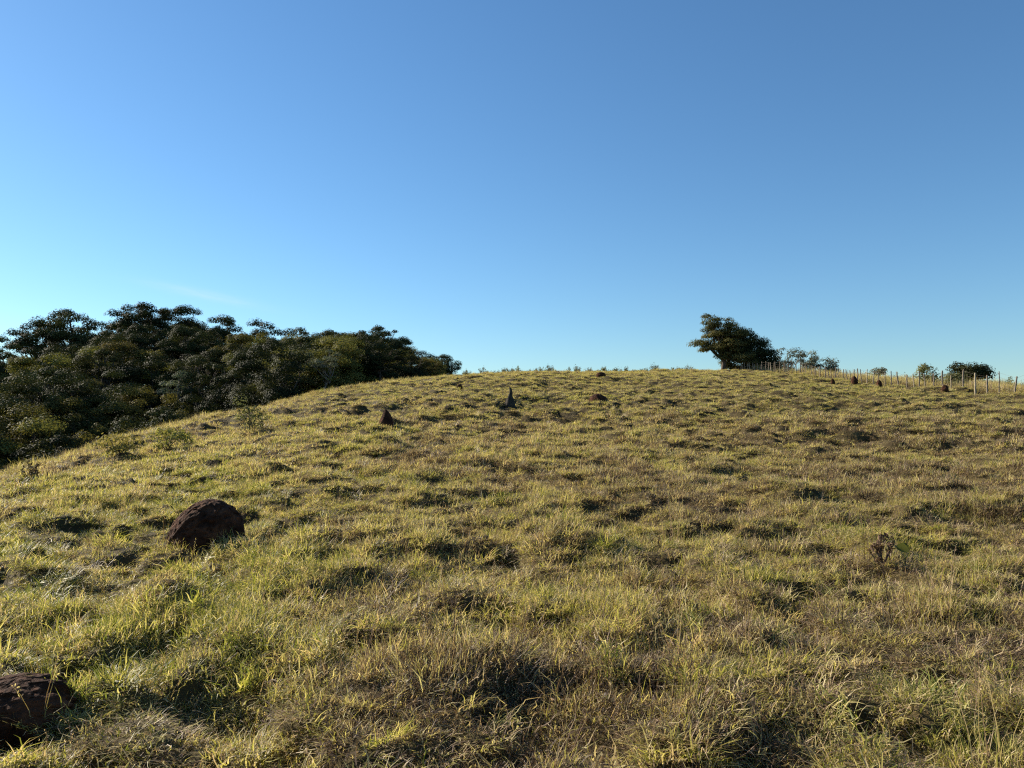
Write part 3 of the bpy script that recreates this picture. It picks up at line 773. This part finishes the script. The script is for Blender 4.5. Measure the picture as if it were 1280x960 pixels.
# ------------------------------------------------------------------ fence
FL = [(926, 464.5), (960, 467), (1000, 472), (1040, 478.5), (1080, 482.5), (1110, 485), (1150, 488), (1189, 490.5), (1220, 493), (1250, 494.5), (1285, 497), (1320, 499)]
def fence_row(px): return float(np.interp(px, [a for a, b in FL], [b for a, b in FL]))
fx = []
px = 926.0
while px < 1160:
    fx.append(px); px += float(np.interp(px, [926, 1000, 1060, 1160], [3.4, 4.3, 6.0, 8.0])) * random.Random(int(px * 10)).uniform(.55, 1.45)
fx += [1167, 1178.5, 1189, 1203.5, 1219.5, 1234, 1249, 1268, 1287, 1306]
root = empty('wooden_fence', (*at(1100, 80), 0)); 
root.location.z = gz(root.location.x, root.location.y)
tag(root, 'rustic fence of uneven weathered wooden posts and wire along the right ridge', 'fence')
inv = Matrix.Translation(-root.location)
rp = random.Random(5); tops = []
for i, px in enumerate(fx):
    cdx = float(np.interp(az_t(px, 480)[0], _grid, T_cd)) - float(np.interp(px, [920, 1000, 1100], [3.5, 9, 14]))
    p = hit(px, fence_row(px), base_h) or at(px, cdx)
    d = math.hypot(*p)
    if d > cdx: p = at(px, cdx); d = cdx
    z = gz(*p)
    big = abs(px - 1219.5) < 1
    h = rp.uniform(.98, 1.24) * float(np.interp(px, [1000, 1100, 1200], [.95, 1.03, 1.2])) * (1.08 if big else 1); r_ = rp.uniform(.03, .056) * (1.35 if big else 1) * (1.15 if px > 1160 else .95)
    tx, ty = rp.gauss(0, .055), rp.gauss(0, .05)
    if abs(px - 1203.5) < 1: tx = .09
    m = MB(); P = []; rad = []
    for k in range(7):
        f = k / 6
        P.append((tx * h * f + rp.gauss(0, .008), ty * h * f + rp.gauss(0, .008), -.3 + (h + .3) * f)); rad.append(r_ * (1.12 - .25 * f) * rp.uniform(.9, 1.1))
    P.append((P[-1][0] + .004, P[-1][1], P[-1][2] + .03)); rad.append(r_ * .45)
    m.tube(P, rad, 8)
    o = m.build('post', M_PALE if big or abs(px - 1189) < 1 or rp.random() < .07 else M_POST, root, False)
    o.location = Vector((p[0], p[1], z)) - root.location
    if big: o['label'] = 'thickest pale post'
    tops.append((p[0], p[1], z, tx, ty, h))
for f in (.28, .5, .72, .93):
    m = MB(); P = [(x + tx * h * f - root.location.x, y + ty * h * f - .05 - root.location.y, z + h * f - root.location.z) for x, y, z, tx, ty, h in tops]
    m.tube(P, .004, 4); m.build('wire', M_WIRE, root)

# ------------------------------------------------------------------ dark tussocks that stand out one by one
def tussock(seed, rad, h, n, mat, w=.012):
    rng = np.random.default_rng(seed)
    m = blade_patch(rng, n, rad, h * .5, h * 1.1, w, 1.2, .45, .28, 3)
    return m
TUS = [(395, 569, 24, 14, 0, 'dark brown matted tussock on the left middle slope'), (345, 592, 11, 14, 1, 'small upright dark tussock left of the matted brown one'),
       (515, 606, 24, 12, 0, 'dark brown tussock in the grass below the pointed mound'), (878, 526, 18, 9, 0, 'wide dark tussock on the right middle slope'),
       (954, 513, 19, 10, 1, 'humped dark green tussock right of the wide dark one'), (150, 612, 17, 10, 1, 'dark peaked tussock on the lower left slope'),
       (60, 614, 14, 8, 1, 'low dark tussock near the left edge above the rounded mound'), (105, 630, 17, 8, 0, 'flat brown tussock below the peaked one at left'),
       (560, 520, 10, 6, 1, 'small dark tussock on the slope between the pointed mound and the stump'), (486, 560, 14, 10, 1, 'greenish tussock straight below the pointed mound'),
       (1230, 640, 34, 22, 0, 'large shadowed tussock at the right edge of the field'), (640, 516, 9, 5, 1, 'low tussock at the foot of the crooked stump')]
for i, (px, py, hw, hp, kd, lab) in enumerate(TUS):
    p = hit(px, py); d = math.hypot(*p); k = d / FPX
    o = tussock(200 + i, hw * k, hp * k * 1.15, int(260), (M_TUSSB, M_TUSS)[kd], .006 + .0003 * d).build('grass_tussock', (M_TUSSB, M_TUSS)[kd])
    o.location = (p[0], p[1], gz(*p) - .02); tag(o, lab, 'tussock')

# dead weeds
def twiggy(name, px, py, hpx, n, lab, seed, spread=.5, green=False):
    rng = np.random.default_rng(seed)
    p = hit(px, py); d = math.hypot(*p); h = hpx * d / FPX
    root = empty(name, (p[0], p[1], gz(*p) - .02)); tag(root, lab, 'dead weed')
    t = MB(); l = MB()
    for q in range(n):
        a = rng.uniform(0, 6.28); s = rng.uniform(.2, 1) * spread * h
        e = np.array([s * math.cos(a), s * math.sin(a), h * rng.uniform(.5, 1.05)])
        P = limb_path((0, 0, 0), e, rng, .35, 7); t.tube(P, np.linspace(.004, .0015, 7) * (1 + d * .06), 4)
        nl = 9; f = rng.uniform(.25, 1, nl)
        c = np.array([np.array(P[min(6, int(z * 6))]) for z in f]) + rng.normal(0, .03, (nl, 3)) * h
        l.leaves(c, rng.normal(size=(nl, 3)), .022 * (1 + d * .06), rng, .45)
    t.build('stem', M_WEED, root); l.build('foliage', M_DEADLEAF, root)
    return root, h
w1, h1 = twiggy('dead_weed', 1104, 704, 36, 12, 'brown withered weed with one round green leaf on the right hand hummock', 301)
m = MB()
th = np.linspace(0, 2 * math.pi, 15)[:-1]
V = [(0, 0, .006)] + [(.075 * math.cos(a), .012 * math.cos(a * 2), .048 * math.sin(a)) for a in th]
m.add(V, [(0, 1 + k, 1 + (k + 1) % 14) for k in range(14)], .2)
lf = m.build('leaf', M_LEAF_O, w1, True); lf.location = (.19, -.02, h1 * .55); lf.rotation_euler = (-.35, .1, .2); lf['label'] = 'single round green leaf'
twiggy('dead_weed', 42, 602, 22, 14, 'dark leafless weed curling over on the far left slope', 302, .7)

# ------------------------------------------------------------------ the grass itself
grass_object('grass', 'yellow green and straw coloured pasture grass covering the hillside',
             [scatter(1.0, 7, 430, 'near', 1), scatter(7, 16, 210, 'near', 2), scatter(14, 32, 34, 'far', 3), scatter(16, 24, 60, 'near', 5), scatter(32, 100, 13, 'far', 4), scatter(1.0, 9, 22, 'tussock', 6), scatter(9, 20, 11, 'tussock', 7), scatter(18, 45, 3.2, 'far tussock', 8), scatter(45, 95, 1.4, 'far tussock', 9)])

# tall dry grass behind the fence
def dry_strip():
    rng = np.random.default_rng(8); n = 5200
    px = rng.uniform(915, 1330, n); a = np.arctan((px - 640) / FPX)
    fr = np.array([math.hypot(*(hit(q, fence_row(q), base_h) or at(q, 88))) for q in np.linspace(915, 1330, 40)])
    f0 = np.minimum(np.interp(px, np.linspace(915, 1330, 40), fr), np.interp(a, _grid, T_cd) - np.interp(px, [920, 1000, 1100], [3.5, 9, 14]))
    cd = np.interp(a, _grid, T_cd)
    r = f0 + .6 + rng.uniform(0, 1, n) * (cd + 3 - f0)
    x = r * np.sin(a); y = r * np.cos(a)
    s = rng.uniform(.9, 1.4, n)
    return (np.stack([x, y, ground_h(x, y)], 1), np.stack([rng.normal(0, .12, n), rng.normal(0, .12, n), rng.uniform(0, 6.28, n)], 1),
            np.stack([s, s, s * rng.uniform(.55, 1.25, n)], 1), np.full(n, 14), np.clip(rng.normal(.76, .16, n), .2, .99))
grass_object('tall_dry_grass', 'tall tan dry grass growing behind the wooden fence', [dry_strip()])
def crest_fringe():
    rng = np.random.default_rng(18); n = 5600
    px = rng.uniform(-60, 900, n); a = np.arctan((px - 640) / FPX); cd = np.interp(a, _grid, T_cd)
    r = cd * rng.uniform(.86, 1.03, n); x = r * np.sin(a); y = r * np.cos(a); s = rng.uniform(.5, 1.0, n)
    return (np.stack([x, y, ground_h(x, y)], 1), np.stack([rng.normal(0, .15, n), rng.normal(0, .15, n), rng.uniform(0, 6.28, n)], 1),
            np.stack([s, s, s * rng.uniform(.3, .75, n) * np.where(px > 590, .95, 1)], 1), np.full(n, 14), np.clip(rng.normal(.66, .16, n), .2, .98))
grass_object('brown_seeding_grass', 'brownish taller grass fringe along the crest of the hill', [crest_fringe()])

# ------------------------------------------------------------------ sky, sun, camera
w = bpy.data.worlds.new('World'); scn.world = w; w.use_nodes = True
nt = w.node_tree
bg = nt.nodes['Background']
sky = nt.nodes.new('ShaderNodeTexSky'); sky.sky_type = 'NISHITA'; sky.sun_disc = False
sky.sun_elevation = SUN_EL; sky.sun_rotation = SUN_AZ
sky.altitude = 800; sky.air_density = 1.2; sky.dust_density = 0.25; sky.ozone_density = 5.0
hsv = nt.nodes.new('ShaderNodeHueSaturation');  hsv.inputs['Saturation'].default_value = 1.05
nt.links.new(sky.outputs[0], hsv.inputs['Color']); 
# a faint streak of cirrus low in the left of the sky
def sky_uv(px, py): d = ray(px, py); return d[0] / d[1], d[2] / d[1]
(u0, v0), (u1, v1) = sky_uv(195, 356), sky_uv(312, 380)
tcw = nt.nodes.new('ShaderNodeTexCoord'); sx = nt.nodes.new('ShaderNodeSeparateXYZ'); nt.links.new(tcw.outputs['Generated'], sx.inputs[0])
def mth(op, a, b=0.0):
    n = nt.nodes.new('ShaderNodeMath'); n.operation = op
    for i, q in enumerate((a, b)):
        if isinstance(q, (int, float)): n.inputs[i].default_value = q
        else: nt.links.new(q, n.inputs[i])
    return n.outputs[0]
yy = mth('MAXIMUM', sx.outputs['Y'], .05)
U = mth('DIVIDE', sx.outputs['X'], yy); W = mth('DIVIDE', sx.outputs['Z'], yy)
L_ = math.hypot(u1 - u0, v1 - v0); cu, su = (u1 - u0) / L_, (v1 - v0) / L_
du = mth('SUBTRACT', U, (u0 + u1) / 2); dw = mth('SUBTRACT', W, (v0 + v1) / 2)
al = mth('ADD', mth('MULTIPLY', du, cu), mth('MULTIPLY', dw, su)); ac = mth('SUBTRACT', mth('MULTIPLY', dw, cu), mth('MULTIPLY', du, su))
e = mth('ADD', mth('POWER', mth('ABSOLUTE', mth('DIVIDE', al, L_ * .55)), 2.0), mth('POWER', mth('ABSOLUTE', mth('DIVIDE', ac, .0062)), 2.0))
cbx = nt.nodes.new('ShaderNodeCombineXYZ'); nt.links.new(mth('MULTIPLY', al, 30.0), cbx.inputs[0]); nt.links.new(mth('MULTIPLY', ac, 190.0), cbx.inputs[1])
nz = nt.nodes.new('ShaderNodeTexNoise'); nz.inputs['Scale'].default_value = 1.0; nz.inputs['Detail'].default_value = 5; nt.links.new(cbx.outputs[0], nz.inputs['Vector'])
cf = mth('MULTIPLY', mth('MULTIPLY', mth('EXPONENT', mth('MULTIPLY', e, -1.0)), nz.outputs['Fac']), mth('MULTIPLY', mth('GREATER_THAN', sx.outputs['Y'], .06), .22))
cmx = nt.nodes.new('ShaderNodeMix'); cmx.data_type = 'RGBA'; nt.links.new(cf, cmx.inputs[0]); tn = nt.nodes.new('ShaderNodeMix'); tn.data_type = 'RGBA'; tn.blend_type = 'MULTIPLY'; tn.inputs[0].default_value = 1; tn.inputs[7].default_value = (.86, .985, 1, 1); nt.links.new(hsv.outputs[0], tn.inputs[6]); nt.links.new(tn.outputs[2], cmx.inputs[6]); cmx.inputs[7].default_value = (7.5, 7.2, 7.2, 1)
nt.links.new(cmx.outputs[2], bg.inputs['Color'])
bg.inputs['Strength'].default_value = 0.0625
sl = bpy.data.lights.new('sun', 'SUN'); sl.energy = 5.0; sl.angle = R(.5); sl.color = (1, .90, .75)
so = bpy.data.objects.new('sun', sl); C.objects.link(so)
sd = Vector((math.sin(SUN_AZ) * math.cos(SUN_EL), math.cos(SUN_AZ) * math.cos(SUN_EL), math.sin(SUN_EL)))
so.rotation_euler = sd.to_track_quat('Z', 'Y').to_euler(); so.location = sd * 50

cam = bpy.data.cameras.new('camera'); co = bpy.data.objects.new('camera', cam); C.objects.link(co)
co.location = (0, 0, EYE); co.rotation_euler = (math.pi / 2 + PITCH, 0, 0)
cam.sensor_width = 36; cam.lens = 36 * FPX / 1280; cam.clip_start = .05; cam.clip_end = 6000
scn.camera = co
scn.view_settings.view_transform = 'Standard'; scn.view_settings.look = 'None'; scn.view_settings.exposure = 1.25; scn.view_settings.gamma = 1
scn.view_settings.use_curve_mapping = False
cy = scn.cycles
cy.max_bounces = 5; cy.diffuse_bounces = 3; cy.glossy_bounces = 2; cy.transmission_bounces = 3; cy.transparent_max_bounces = 4
cy.use_denoising = False; cy.filter_width = 1.2
cy.use_adaptive_sampling = True; cy.adaptive_threshold = 0.015
